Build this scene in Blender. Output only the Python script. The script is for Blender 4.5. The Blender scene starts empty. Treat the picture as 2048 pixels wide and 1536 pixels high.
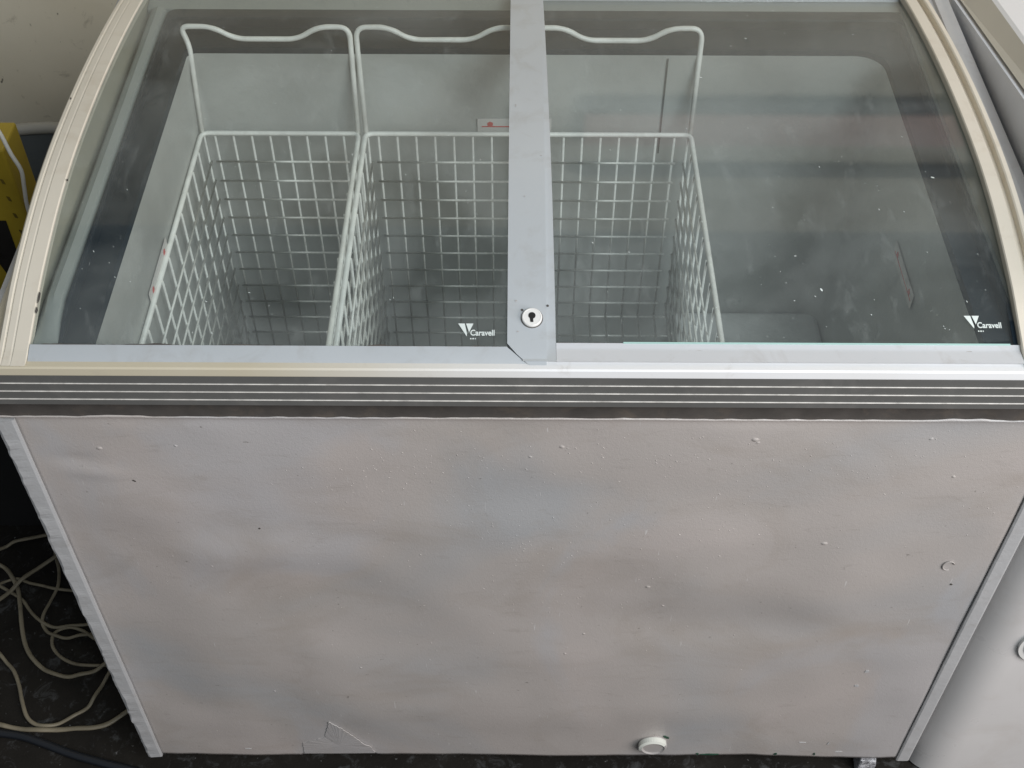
import bpy, bmesh, math, random
from mathutils import Vector, Matrix, noise
random.seed(7)
S = bpy.context.scene
C = S.collection
PI = math.pi

# ------------------------------------------------------------------ camera
F, PITCH, YAW, ROLL = 2527.9, math.radians(47.5604), math.radians(-0.1597), math.radians(0.1633)
CAM = Vector((-0.0206, -0.7618, 1.5971))
fwd = Vector((math.sin(YAW)*math.cos(PITCH), math.cos(YAW)*math.cos(PITCH), -math.sin(PITCH)))
rt = Vector((math.cos(YAW), -math.sin(YAW), 0))
up = rt.cross(fwd)
r2 = math.cos(ROLL)*rt + math.sin(ROLL)*up
u2 = -math.sin(ROLL)*rt + math.cos(ROLL)*up
cd = bpy.data.cameras.new('camera')
co = bpy.data.objects.new('camera', cd); C.objects.link(co)
m3 = Matrix((r2, u2, -fwd)).transposed()
co.matrix_world = Matrix.Translation(CAM) @ m3.to_4x4()
cd.sensor_width = 36; cd.sensor_fit = 'HORIZONTAL'; cd.lens = 36*F/2048
cd.clip_start = 0.05; cd.clip_end = 50
S.camera = co

# ------------------------------------------------------------------ light
W = bpy.data.worlds.new('World'); S.world = W; W.use_nodes = True
bg = W.node_tree.nodes['Background']
bg.inputs['Color'].default_value = (0.86, 0.93, 1.0, 1); bg.inputs['Strength'].default_value = 0.20
def area(name, loc, tgt, sx, sy, power, col):
    l = bpy.data.lights.new(name, 'AREA'); l.shape = 'RECTANGLE'; l.size = sx; l.size_y = sy
    l.energy = power; l.color = col
    o = bpy.data.objects.new(name, l); C.objects.link(o)
    o.location = loc
    o.rotation_euler = (Vector(tgt)-Vector(loc)).to_track_quat('-Z', 'Y').to_euler()
    return o
area('doorway_light', (2.5, -1.7, 1.7), (0.3, 0.0, 0.5), 1.8, 1.6, 68, (1.0, 0.905, 0.87))
area('overhead_fill', (1.10, -1.35, 2.6), (0.0, 0.3, 0.5), 1.5, 0.9, 53, (0.92, 0.97, 1.0))  # added fill high behind the camera, to reach down into the tank
S.view_settings.view_transform = 'Standard'; S.view_settings.look = 'None'
S.view_settings.exposure = 0; S.view_settings.gamma = 1
S.cycles.max_bounces = 8; S.cycles.transparent_max_bounces = 16
S.cycles.caustics_reflective = False; S.cycles.caustics_refractive = False

# ------------------------------------------------------------------ materials
class NT:
    def __init__(s, name):
        s.m = bpy.data.materials.new(name); s.m.use_nodes = True
        s.t = s.m.node_tree; s.n = s.t.nodes; s.l = s.t.links
        s.p = s.n.get('Principled BSDF'); s.out = s.n.get('Material Output')
    def new(s, t, **kw):
        n = s.n.new(t)
        for k, v in kw.items(): setattr(n, k, v)
        return n
    def link(s, a, b): s.l.new(a, b)
def rgb(c): return (c[0], c[1], c[2], 1)
def coords(nt, sc=(1, 1, 1)):
    tc = nt.new('ShaderNodeTexCoord'); mp = nt.new('ShaderNodeMapping')
    mp.inputs['Scale'].default_value = sc
    nt.link(tc.outputs['Object'], mp.inputs['Vector']); return mp.outputs['Vector']
def noisetex(nt, vec, scale, detail=4, rough=.55, dist=0):
    n = nt.new('ShaderNodeTexNoise'); n.inputs['Scale'].default_value = scale
    n.inputs['Detail'].default_value = detail; n.inputs['Roughness'].default_value = rough
    n.inputs['Distortion'].default_value = dist
    nt.link(vec, n.inputs['Vector']); return n.outputs['Fac']
def ramp(nt, fac, stops):
    r = nt.new('ShaderNodeValToRGB'); e = r.color_ramp.elements
    while len(e) < len(stops): e.new(0.5)
    for i, (p, c) in enumerate(stops):
        e[i].position = p; e[i].color = rgb(c) if not isinstance(c, float) else (c, c, c, 1)
    nt.link(fac, r.inputs['Fac']); return r.outputs['Color']
def mix(nt, fac, a, b, mode='MIX'):
    n = nt.new('ShaderNodeMix', data_type='RGBA', blend_type=mode)
    for sock, v in ((n.inputs['Factor'], fac), (n.inputs[6], a), (n.inputs[7], b)):
        if isinstance(v, (int, float)): sock.default_value = v
        elif isinstance(v, tuple): sock.default_value = rgb(v)
        else: nt.link(v, sock)
    return n.outputs[2]
def bump(nt, h, strength, dist=0.001):
    b = nt.new('ShaderNodeBump'); b.inputs['Strength'].default_value = strength
    b.inputs['Distance'].default_value = dist
    nt.link(h, b.inputs['Height']); nt.link(b.outputs['Normal'], nt.p.inputs['Normal'])
def simple(name, col, rough=.5, metal=0, var=.08, vscale=6, dirt=None, dirt_amt=.35, dscale=9, bmp=.0, bscale=300, spec=.5):
    nt = NT(name); v = coords(nt)
    c = ramp(nt, noisetex(nt, v, vscale, 5), [(.3, tuple(x*(1-var) for x in col)), (.7, tuple(min(1, x*(1+var)) for x in col))])
    if dirt:
        f = ramp(nt, noisetex(nt, v, dscale, 8, .65, .6), [(.52, 0.0), (.78, dirt_amt)])
        c = mix(nt, f, c, dirt)
    nt.link(c, nt.p.inputs['Base Color'])
    rr = ramp(nt, noisetex(nt, v, 14, 5), [(.3, max(0, rough-.07)), (.7, min(1, rough+.07))])
    nt.link(rr, nt.p.inputs['Roughness'])
    nt.p.inputs['Metallic'].default_value = metal
    nt.p.inputs['Specular IOR Level'].default_value = spec
    if bmp: bump(nt, noisetex(nt, v, bscale, 3), bmp, .0006)
    return nt.m

def panel_material():
    nt = NT('painted_steel'); v = coords(nt)
    c = ramp(nt, noisetex(nt, v, 2.6, 4, .5, .6), [(.34, (.395, .398, .402)), (.47, (.44, .41, .388)), (.60, (.475, .435, .412)), (.72, (.462, .43, .42))])
    # patches of cooler respray with an uneven edge
    f0 = ramp(nt, noisetex(nt, coords(nt, (1.1, 1, .8)), 3.1, 7, .5, .9), [(.54, 0.0), (.60, .40)])
    c = mix(nt, f0, c, (.43, .445, .47))
    f1 = ramp(nt, noisetex(nt, coords(nt, (1, 1, 1.5)), 5.5, 9, .62, .9), [(.50, 0.0), (.78, .50)])
    c = mix(nt, f1, c, (.325, .28, .235))
    f2 = ramp(nt, noisetex(nt, coords(nt, (1, 1, 4)), 26, 6, .7, .6), [(.58, 0.0), (.78, .35)])
    c = mix(nt, f2, c, (.24, .215, .19))
    f3 = ramp(nt, noisetex(nt, coords(nt, (1, 1, 1.3)), 120, 3, .6, .2), [(.705, 0.0), (.75, .6)])
    c = mix(nt, f3, c, (.16, .145, .13))
    f4 = ramp(nt, noisetex(nt, coords(nt, (7, 1, .6)), 60, 2, .4, .3), [(.755, 0.0), (.775, .55)])
    c = mix(nt, f4, c, (.66, .66, .65))
    nt.link(c, nt.p.inputs['Base Color'])
    nt.link(ramp(nt, noisetex(nt, v, 7, 6), [(.3, .30), (.7, .46)]), nt.p.inputs['Roughness'])
    nt.p.inputs['Specular IOR Level'].default_value = .5
    a = noisetex(nt, v, 260, 3, .6)
    b = noisetex(nt, v, 900, 2)
    s = nt.new('ShaderNodeMath', operation='ADD'); nt.link(a, s.inputs[0]); nt.link(b, s.inputs[1])
    bump(nt, s.outputs[0], .28, .0007)
    return nt.m

def glass_material(name, tint, base, amp, streak):
    """clear glass with a film of dried smears and frost on it"""
    nt = NT(name); nt.n.remove(nt.p)
    tr = nt.new('ShaderNodeBsdfTransparent'); tr.inputs['Color'].default_value = rgb(tint)
    gl = nt.new('ShaderNodeBsdfGlossy'); gl.inputs['Roughness'].default_value = .05
    # Schlick reflectance, the same from both faces of the pane
    lw = nt.new('ShaderNodeLayerWeight'); lw.inputs['Blend'].default_value = .5
    pw = nt.new('ShaderNodeMath', operation='POWER'); nt.link(lw.outputs['Facing'], pw.inputs[0]); pw.inputs[1].default_value = 5
    fr = nt.new('ShaderNodeMath', operation='MULTIPLY_ADD'); nt.link(pw.outputs[0], fr.inputs[0])
    fr.inputs[1].default_value = .955; fr.inputs[2].default_value = .032
    m1 = nt.new('ShaderNodeMixShader'); nt.link(fr.outputs[0], m1.inputs[0])
    nt.link(tr.outputs[0], m1.inputs[1]); nt.link(gl.outputs[0], m1.inputs[2])
    df = nt.new('ShaderNodeBsdfDiffuse'); df.inputs['Color'].default_value = (.62, .66, .65, 1)
    v = coords(nt, (1, 1.25, 1))
    big = ramp(nt, noisetex(nt, v, 4.2, 5, .5, 1.1), [(.42, base), (.60, base+amp)])
    fine = ramp(nt, noisetex(nt, coords(nt, (1, .35, 1)), 60, 8, .7, .5), [(.55, 0.0), (.8, streak)])
    spk = ramp(nt, noisetex(nt, coords(nt, (2.0, .8, 1)), 210, 3, .6, .3), [(.735, 0.0), (.76, .35)])
    ad = nt.new('ShaderNodeMath', operation='ADD'); nt.link(big, ad.inputs[0]); nt.link(fine, ad.inputs[1])
    ad2 = nt.new('ShaderNodeMath', operation='ADD', use_clamp=True); nt.link(ad.outputs[0], ad2.inputs[0]); nt.link(spk, ad2.inputs[1])
    m2 = nt.new('ShaderNodeMixShader'); nt.link(ad2.outputs[0], m2.inputs[0])
    nt.link(m1.outputs[0], m2.inputs[1]); nt.link(df.outputs[0], m2.inputs[2])
    nt.link(m2.outputs[0], nt.out.inputs['Surface'])
    return nt.m

def floor_material():
    nt = NT('shade_darkened_concrete'); v = coords(nt)
    c = ramp(nt, noisetex(nt, v, 7, 8, .6, .5), [(.3, (.006, .0052, .0042)), (.62, (.016, .014, .0115)), (.8, (.05, .048, .045))])  # near-black base stands in for the shade lying on the floor
    f = ramp(nt, noisetex(nt, v, 38, 8, .75, .7), [(.54, 0.0), (.72, .75)])
    c = mix(nt, f, c, (.09, .093, .095))
    f = ramp(nt, noisetex(nt, v, 120, 3, .6), [(.68, 0.0), (.74, .8)])
    c = mix(nt, f, c, (.18, .18, .18))
    nt.link(c, nt.p.inputs['Base Color']); nt.p.inputs['Roughness'].default_value = .8; nt.p.inputs['Specular IOR Level'].default_value = .2
    bump(nt, noisetex(nt, v, 90, 6, .7), .5, .002)
    return nt.m

def wall_material():
    nt = NT('dirty_cream_wall'); v = coords(nt)
    c = ramp(nt, noisetex(nt, v, 3, 5), [(.3, (.66, .59, .45)), (.7, (.76, .69, .55))])
    f = ramp(nt, noisetex(nt, v, 26, 8, .7, .5), [(.60, 0.0), (.78, .75)])
    c = mix(nt, f, c, (.22, .18, .12))
    f = ramp(nt, noisetex(nt, coords(nt, (1.6, 1, 1)), 60, 3, .5, .4), [(.70, 0.0), (.745, .85)])
    c = mix(nt, f, c, (.06, .05, .035))
    nt.link(c, nt.p.inputs['Base Color']); nt.p.inputs['Roughness'].default_value = .8
    bump(nt, noisetex(nt, v, 60, 5), .3, .001)
    return nt.m

def yellow_material():
    nt = NT('yellow_carton_print'); v = coords(nt)
    c = ramp(nt, noisetex(nt, v, 12, 4), [(.3, (.30, .21, .012)), (.7, (.40, .285, .02))])
    nt.link(c, nt.p.inputs['Base Color']); nt.p.inputs['Roughness'].default_value = .55
    return nt.m

M = {}
M['panel'] = panel_material()
M['strip'] = simple('strip_paint', (.45, .455, .46), .45, var=.06, dirt=(.30, .28, .26), dirt_amt=.45, dscale=30, bmp=.6, bscale=160)
M['cream'] = simple('cream_plastic', (.66, .615, .525), .42, var=.05, dirt=(.42, .34, .24), dirt_amt=.40, dscale=26)
M['alu'] = simple('grey_anodised_frame', (.49, .525, .55), .38, metal=.15, var=.04, dirt=(.33, .32, .29), dirt_amt=.45, dscale=26)
M['alu_b'] = simple('pale_frame', (.60, .62, .645), .36, metal=.1, var=.03, dirt=(.38, .36, .33), dirt_amt=.6, dscale=24)
def ledge_material():
    nt = NT('cream_to_white_plastic'); v = coords(nt)
    sx = nt.new('ShaderNodeSeparateXYZ'); nt.link(v, sx.inputs[0])
    f = nt.new('ShaderNodeMapRange'); nt.link(sx.outputs['X'], f.inputs['Value'])
    f.inputs['From Min'].default_value = -.25; f.inputs['From Max'].default_value = .02
    n = noisetex(nt, v, 6, 5)
    a = nt.new('ShaderNodeMath', operation='MULTIPLY_ADD', use_clamp=True); nt.link(n, a.inputs[0]); a.inputs[1].default_value = .5
    b = nt.new('ShaderNodeMath', operation='SUBTRACT'); nt.link(f.outputs[0], b.inputs[0]); b.inputs[1].default_value = .25
    nt.link(b.outputs[0], a.inputs[2])
    c = mix(nt, a.outputs[0], (.56, .51, .39), (.78, .79, .80))  # cream at the left end, blending to white towards the right
    d = ramp(nt, noisetex(nt, v, 30, 8, .7, .5), [(.60, 0.0), (.8, .5)])
    c = mix(nt, d, c, (.42, .38, .32))
    nt.link(c, nt.p.inputs['Base Color']); nt.p.inputs['Roughness'].default_value = .38
    return nt.m
M['ledge'] = ledge_material()
M['trim'] = simple('dark_grey_trim', (.125, .125, .12), .40, var=.08, dirt=(.22, .21, .20), dirt_amt=.4, dscale=20)
M['ridge'] = simple('worn_bright_ridge', (.62, .60, .56), .35, var=.2, vscale=90, dirt=(.20, .19, .17), dirt_amt=.7, dscale=60)
M['recess'] = simple('brown_black_seal_and_shade', (.075, .068, .062), .6, var=.2, vscale=40, dirt=(.16, .13, .10), dirt_amt=.6, dscale=30)
M['liner'] = simple('tank_liner', (.53, .54, .52), .40, metal=.3, var=.14, vscale=7, dirt=(.66, .68, .68), dirt_amt=.7, dscale=7, bmp=.6, bscale=200)
M['frost'] = simple('frosted_step', (.78, .79, .77), .5, var=.08, vscale=30, dirt=(.45, .45, .43), dirt_amt=.5, dscale=14, bmp=.8, bscale=180)
M['gasket'] = simple('dark_blue_rim_plastic', (.007, .015, .023), .45, var=.1, spec=.2)
M['greyrim'] = simple('grey_rim_plastic', (.26, .28, .27), .38, var=.06)
M['side'] = simple('inner_side_panel', (.34, .33, .27), .45, var=.06)
M['wire'] = simple('white_coated_wire', (.80, .80, .76), .42, var=.12, vscale=40, dirt=(.45, .42, .36), dirt_amt=.4, dscale=60)
M['white'] = simple('white_plastic', (.74, .74, .72), .4, var=.04)
M['black'] = simple('black_void', (.008, .008, .008), .8, var=.1)
M['appl'] = simple('white_enamel', (.66, .65, .64), .33, var=.04, dirt=(.48, .43, .38), dirt_amt=.3, dscale=14)
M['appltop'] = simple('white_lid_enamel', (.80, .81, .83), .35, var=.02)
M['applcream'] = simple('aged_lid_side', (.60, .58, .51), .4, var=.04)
M['applside'] = simple('lightened_side_enamel', (.72, .75, .80), .38, var=.12, vscale=4)
M['steel'] = simple('brushed_steel', (.55, .56, .58), .3, metal=.9, var=.1)
M['print'] = simple('white_print', (.66, .72, .70), .5, var=.04)
M['red'] = simple('red_print', (.55, .07, .06), .5, var=.1)
M['sticker'] = simple('sticker_paper', (.62, .60, .58), .5, var=.06)
M['green'] = simple('old_green_paint', (.015, .06, .035), .6, var=.3, vscale=200)
M['flake'] = simple('paint_flake', (.72, .74, .68), .5, var=.06)
M['floor'] = floor_material()
M['wall'] = wall_material()
M['tub'] = simple('blue_grey_tub', (.12, .135, .14), .45, var=.12)
M['tubrim'] = simple('cream_tub_rim', (.42, .405, .36), .5, var=.1, dirt=(.25, .22, .16), dirt_amt=.6, dscale=24)
M['yellow'] = yellow_material()
M['blackprint'] = simple('black_print', (.012, .010, .008), .5, var=.1)
M['dot'] = simple('brown_print', (.12, .085, .01), .5, var=.1)
M['cord'] = simple('beige_cord', (.19, .165, .115), .5, var=.2, vscale=22, dirt=(.06, .045, .03), dirt_amt=.6, dscale=40)
M['orange'] = simple('orange_cord', (.16, .075, .018), .5, var=.1)
M['blackcord'] = simple('black_cable', (.010, .012, .016), .4, var=.1)
M['whitecord'] = simple('white_cable', (.62, .60, .54), .45, var=.06)
M['reflboard'] = simple('pinkish_reflection_board', (.85, .52, .44), .5, var=.1)
M['reflrail'] = simple('grey_reflection_rail', (.13, .12, .115), .5, var=.1)
M['edge'] = simple('glass_edge', (.40, .60, .56), .25, var=.05)
M['glassA'] = glass_material('smeared_glass', (.955, .975, .968), .008, .05, .08)
M['glassB'] = glass_material('smeared_cool_glass', (.95, .972, .968), .030, .035, .08)
def foil():
    nt = NT('crumpled_foil'); v = coords(nt)
    nt.link(ramp(nt, noisetex(nt, v, 160, 4, .6, 1.), [(.35, (.16, .16, .17)), (.6, (.62, .63, .66))]), nt.p.inputs['Base Color'])
    nt.p.inputs['Roughness'].default_value = .35
    bump(nt, noisetex(nt, v, 160, 4, .6, 1.), .8, .004)
    return nt.m
M['foil'] = foil()

# ------------------------------------------------------------------ helpers
def mesh_obj(name, verts, faces, mat, parent=None, smooth=False, loc=None):
    me = bpy.data.meshes.new(name); me.from_pydata([tuple(v) for v in verts], [], faces); me.update()
    if mat: me.materials.append(mat)
    if smooth:
        for p in me.polygons: p.use_smooth = True
    o = bpy.data.objects.new(name, me); C.objects.link(o)
    if parent: o.parent = parent
    if loc: o.location = loc
    return o
def sharpen(bm, ang=.5):
    for e in bm.edges:
        if len(e.link_faces) == 2 and e.calc_face_angle(0) > ang: e.smooth = False
def bm_obj(name, bm, mat, parent=None, smooth=False):
    if smooth: bm.normal_update(); sharpen(bm)
    me = bpy.data.meshes.new(name); bm.normal_update(); bm.to_mesh(me); bm.free()
    if mat: me.materials.append(mat)
    if smooth:
        for p in me.polygons: p.use_smooth = True
    o = bpy.data.objects.new(name, me); C.objects.link(o)
    if parent: o.parent = parent
    return o
def add_box(bm, x0, x1, y0, y1, z0, z1, bev=0, seg=2):
    ret = bmesh.ops.create_cube(bm, size=1)
    vs = ret['verts']
    for v in vs:
        v.co = Vector(((x0+x1)/2+v.co.x*(x1-x0), (y0+y1)/2+v.co.y*(y1-y0), (z0+z1)/2+v.co.z*(z1-z0)))
    if bev:
        es = list({e for v in vs for e in v.link_edges})
        bmesh.ops.bevel(bm, geom=es, offset=bev, segments=seg, affect='EDGES', profile=.5)
def box(name, x0, x1, y0, y1, z0, z1, mat, parent=None, bev=0, seg=2):
    bm = bmesh.new(); add_box(bm, x0, x1, y0, y1, z0, z1, bev, seg)
    return bm_obj(name, bm, mat, parent, smooth=False)
def thing(name, label, cat, loc=(0, 0, 0), group=None):
    o = bpy.data.objects.new(name, None); C.objects.link(o); o.location = loc
    o.empty_display_size = .05
    tag(o, label, cat, group); return o
def tag(o, label, cat, group=None):
    o['label'] = label; o['category'] = cat
    if group: o['group'] = group
    return o
def reparent_local(o, root):
    o.parent = root; o.matrix_parent_inverse = Matrix.Translation(root.location).inverted(); return o
def catmull(pts, n=8):
    pts = [Vector(p) for p in pts]; out = []
    P = [2*pts[0]-pts[1]]+pts+[2*pts[-1]-pts[-2]]
    for i in range(1, len(P)-2):
        a, b, c, d = P[i-1:i+3]
        for k in range(n):
            t = k/n
            out.append(.5*((2*b)+(-a+c)*t+(2*a-5*b+4*c-d)*t*t+(-a+3*b-3*c+d)*t**3))
    out.append(pts[-1]); return out
def tube_data(pts, r, sides=8, flat=1.0, jitter=0):
    verts = []; faces = []; n = len(pts)
    t0 = (pts[1]-pts[0]).normalized()
    nrm = Vector((0, 0, 1)) if abs(t0.z) < .9 else Vector((0, 1, 0))
    nrm = (nrm-t0*nrm.dot(t0)).normalized()
    for i, p in enumerate(pts):
        t = (pts[min(n-1, i+1)]-pts[max(0, i-1)])
        t = t.normalized() if t.length > 1e-9 else t0
        nrm = (nrm-t*nrm.dot(t))
        nrm = nrm.normalized() if nrm.length > 1e-6 else Vector((0, 0, 1))
        b = t.cross(nrm)
        rr = r*(1+jitter*noise.noise(p*90))
        for k in range(sides):
            a = 2*PI*k/sides
            verts.append(p+rr*(math.cos(a)*flat*nrm+math.sin(a)*b))
    for i in range(n-1):
        for k in range(sides):
            faces.append((i*sides+k, i*sides+(k+1) % sides, (i+1)*sides+(k+1) % sides, (i+1)*sides+k))
    faces.append(tuple(range(sides))[::-1]); faces.append(tuple((n-1)*sides+k for k in range(sides)))
    return verts, faces
def tube(name, pts, r, mat, parent=None, sides=8, flat=1.0, jitter=0):
    v, f = tube_data([Vector(p) for p in pts], r, sides, flat, jitter)
    return mesh_obj(name, v, f, mat, parent, smooth=True)
def prism(name, poly, axis, a0, a1, mat, parent=None, smooth=False):
    """closed polygon (2-D) extruded along an axis; axis 'x': poly=(y,z); 'y': (x,z); 'z': (x,y)"""
    def P(p, a):
        return {'x': (a, p[0], p[1]), 'y': (p[0], a, p[1]), 'z': (p[0], p[1], a)}[axis]
    n = len(poly)
    v = [P(p, a0) for p in poly]+[P(p, a1) for p in poly]
    f = [tuple(range(n)), tuple(range(2*n-1, n-1, -1))]+[(i, n+i, n+(i+1) % n, (i+1) % n) for i in range(n)]
    bm = bmesh.new(); vv = [bm.verts.new(p) for p in v]
    for q in f: bm.faces.new([vv[i] for i in q])
    bmesh.ops.recalc_face_normals(bm, faces=bm.faces)
    return bm_obj(name, bm, mat, parent, smooth)

# canopy profile ------------------------------------------------
KN = [(-.02, .790), (.00, .800), (.03, .8105), (.062, .8215), (.105, .832), (.155, .8415), (.21, .8475), (.27, .8495), (.35, .8480),
      (.43, .8425), (.513, .833), (.57, .8235), (.625, .811)]
def zc(y):
    if y <= KN[0][0]: return KN[0][1]
    for (a, b), (c, d) in zip(KN, KN[1:]):
        if y <= c:
            i = KN.index((a, b)); p0 = KN[max(0, i-1)]; p3 = KN[min(len(KN)-1, i+2)]
            t = (y-a)/(c-a)
            m1 = (d-p0[1])/(c-p0[0]) if c != p0[0] else 0
            m2 = (p3[1]-b)/(p3[0]-a) if p3[0] != a else 0
            h = c-a
            return (2*t**3-3*t*t+1)*b+(t**3-2*t*t+t)*h*m1+(-2*t**3+3*t*t)*d+(t**3-t*t)*h*m2
    return KN[-1][1]
def zn(y):
    s = (zc(y+.002)-zc(y-.002))/.004
    n = Vector((0, -s, 1)); return n.normalized()
def on(x, y, off=0):
    return Vector((x, y, zc(y)))+zn(y)*off
def curved_slab(name, xf0, xf1, y0, y1, off0, off1, mat, parent=None, ny=28, nx=1, smooth=True, zmin=None):
    """slab that follows the canopy curve; xf0/xf1 give the x limits as functions of y; off0<off1 along the normal"""
    if not callable(xf0): a0 = xf0; xf0 = lambda y: a0
    if not callable(xf1): a1 = xf1; xf1 = lambda y: a1
    bm = bmesh.new(); g = {}
    for s, off in ((0, off0), (1, off1)):
        for j in range(ny+1):
            y = y0+(y1-y0)*j/ny
            for i in range(nx+1):
                x = xf0(y)+(xf1(y)-xf0(y))*i/nx
                p = on(x, y, off)
                if zmin: p.z = max(p.z, zmin[s])
                g[s, j, i] = bm.verts.new(p)
    for j in range(ny):
        for i in range(nx):
            bm.faces.new((g[1, j, i], g[1, j, i+1], g[1, j+1, i+1], g[1, j+1, i]))
            bm.faces.new((g[0, j, i], g[0, j+1, i], g[0, j+1, i+1], g[0, j, i+1]))
    for j in range(ny):
        bm.faces.new((g[0, j, 0], g[1, j, 0], g[1, j+1, 0], g[0, j+1, 0]))
        bm.faces.new((g[0, j, nx], g[0, j+1, nx], g[1, j+1, nx], g[1, j, nx]))
    for i in range(nx):
        bm.faces.new((g[0, 0, i], g[0, 0, i+1], g[1, 0, i+1], g[1, 0, i]))
        bm.faces.new((g[0, ny, i], g[1, ny, i], g[1, ny, i+1], g[0, ny, i+1]))
    bmesh.ops.recalc_face_normals(bm, faces=bm.faces)
    return bm_obj(name, bm, mat, parent, smooth)

ZT = .797        # top of the cabinet rim
ZP = .7207       # top of the front cladding
# ------------------------------------------------------------------ setting
fl = mesh_obj('floor', [(-3, -2.5, 0), (3, -2.5, 0), (3, 1.12, 0), (-3, 1.12, 0)], [(0, 1, 2, 3)], M['floor']); fl['kind'] = 'structure'
bm = bmesh.new(); add_box(bm, -3, 3, 1.12, 1.22, -.02, 2.7)
wl = bm_obj('wall', bm, M['wall']); wl['kind'] = 'structure'

for z0, z1, y0, mat in ((1.318, 1.372, 1.09, 'reflrail'), (1.376, 1.535, 1.085, 'reflboard'), (1.70, 1.81, 1.08, 'reflrail')):  # unseen pieces added on the wall for the reflection bands in the glass
    o = box('added_reflection_board' if mat == 'reflboard' else 'added_reflection_rail', .10, 2.2, y0, 1.1195, z0, z1, M[mat], wl, bev=.004)
# ------------------------------------------------------------------ freezer
fz = thing('chest_freezer', 'grey painted display chest freezer with two curved sliding glass lids and cream side arches', 'freezer')
# outer cabinet: side, back and bottom skins round the insulated tank
bm = bmesh.new()
add_box(bm, -.496, -.440, .0100, .62, .05, ZT-.004)
add_box(bm, .440, .496, .0100, .62, .05, ZT-.004)
add_box(bm, -.4398, .4398, .56, .62, .05, ZT-.004)
add_box(bm, -.4398, .4398, .0100, .5598, .05, .10)
add_box(bm, -.4398, .4398, .0100, .0185, .1002, ZT-.010)
bm_obj('cabinet_shell', bm, M['strip'], fz)

# front panel with dents
def dent(x, z):
    d = 0
    for (cx, cz, rx, rz, a) in ((-.28, .50, .09, .035, .0022), (-.20, .40, .07, .10, -.0022), (-.23, .24, .06, .11, .0022), (.23, .36, .13, .045, -.0024),
                                (.16, .50, .06, .12, .0016), (-.40, .58, .06, .04, .0016), (-.36, .30, .05, .2, .0014), (.05, .60, .2, .04, -.0012),
                                (.33, .42, .05, .16, .0018), (.38, .2, .08, .09, -.0016), (0, .16, .3, .05, .0014), (.07, .37, .09, .12, -.0012),
                                (-.44, .655, .022, .009, -.0007), (-.425, .635, .025, .008, .0006)):
        d += a*math.exp(-((x-cx)/rx)**2-((z-cz)/rz)**2)
    d += .0016*noise.noise(Vector((x*4.3, z*5.1, .3)))+.0005*noise.noise(Vector((x*15, z*17, 4.3)))
    e = min(1, (.5-abs(x))/.04)*min(1, (ZP-z)/.02+.1)
    return 2.0*d*max(0, e)
NX, NZ = 220, 150
vs = []; fs = []
for j in range(NZ+1):
    for i in range(NX+1):
        x = -.4825+.965*i/NX
        zb = .0405+.0022*noise.noise(Vector((x*9, 2.2, 0)))+.0008*noise.noise(Vector((x*40, 7, 0)))
        if x > .22: zb += -.0035*math.exp(-((x-.375)/.05)**2)+.0025*math.exp(-((x-.29)/.02)**2)
        if -.295 < x < -.201: zb += .0035
        ztop = ZP-.0015+.0022*noise.noise(Vector((x*11, 9.2, 0)))+.0010*noise.noise(Vector((x*55, 3, 0)))
        z = zb+(ztop-zb)*j/NZ
        vs.append((x, -dent(x, z), z))
for j in range(NZ):
    for i in range(NX):
        a = j*(NX+1)+i; fs.append((a, a+1, a+NX+2, a+NX+1))
fp = mesh_obj('front_panel', vs, fs, M['panel'], fz, smooth=True)
sm = fp.modifiers.new('thick', 'SOLIDIFY'); sm.thickness = .0022; sm.offset = 1.0 if False else -1.0
# paint grit: lumps under the paint, too many and too small to pick apart
vs = []; fs = []
def lump(x, z, r, h, ang, asp):
    b = len(vs); y = -dent(x, z)
    ca, sa = math.cos(ang), math.sin(ang)
    for k in range(6):
        t = 2*PI*k/6; rr = r*random.uniform(.75, 1.25)
        u, v = rr*asp*math.cos(t), rr*math.sin(t)
        vs.append((x+u*ca-v*sa, y+.0003, z+u*sa+v*ca))
    for k in range(6):
        t = 2*PI*k/6; rr = r*random.uniform(.4, .6)
        u, v = rr*asp*math.cos(t), rr*math.sin(t)
        vs.append((x+u*ca-v*sa, y-h, z+u*sa+v*ca))
    for k in range(6): fs.append((b+k, b+(k+1) % 6, b+6+(k+1) % 6, b+6+k))
    fs.append(tuple(b+6+k for k in range(6)))
cl = [(-.10, .655, .09, .025, 60), (-.17, .615, .05, .03, 35), (.12, .66, .10, .03, 60), (.01, .56, .10, .07, 70), (.05, .47, .08, .07, 40), (.33, .66, .10, .04, 60),
      (.20, .57, .05, .06, 35), (-.03, .42, .20, .10, 40), (.1, .35, .2, .12, 26), (-.25, .45, .12, .12, 20), (0, .3, .4, .2, 22), (.45, .60, .02, .05, 12)]
for cx, cz, sx, sz, n in cl:
    for _ in range(int(n*0.8)):
        x = random.gauss(cx, sx*.7); z = random.gauss(cz, sz*.7)
        if abs(x) < .475 and .06 < z < ZP-.01:
            lump(x, z, random.uniform(.0005, .0010), random.uniform(.0002, .0004), random.uniform(-1.2, -.2), random.uniform(1, 2.6))
for x, z, r in ((-.413, .672, .0030), (.205, .690, .0038), (.208, .686, .002), (.025, .675, .003), (.30, .525, .0036), (-.34, .677, .002), (.405, .635, .0025),
                (.125, .44, .003), (.145, .40, .002), (.06, .34, .0022), (-.005, .66, .002), (.37, .69, .0025), (-.20, .27, .002), (.04, .3, .002), (-.31, .21, .0018)):
    lump(x, z, r*.85, r*.30, random.uniform(-.9, .3), 1.4)
g = mesh_obj('paint_grit', vs, fs, M['panel'], fz, smooth=True); g['kind'] = 'stuff'
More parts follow.
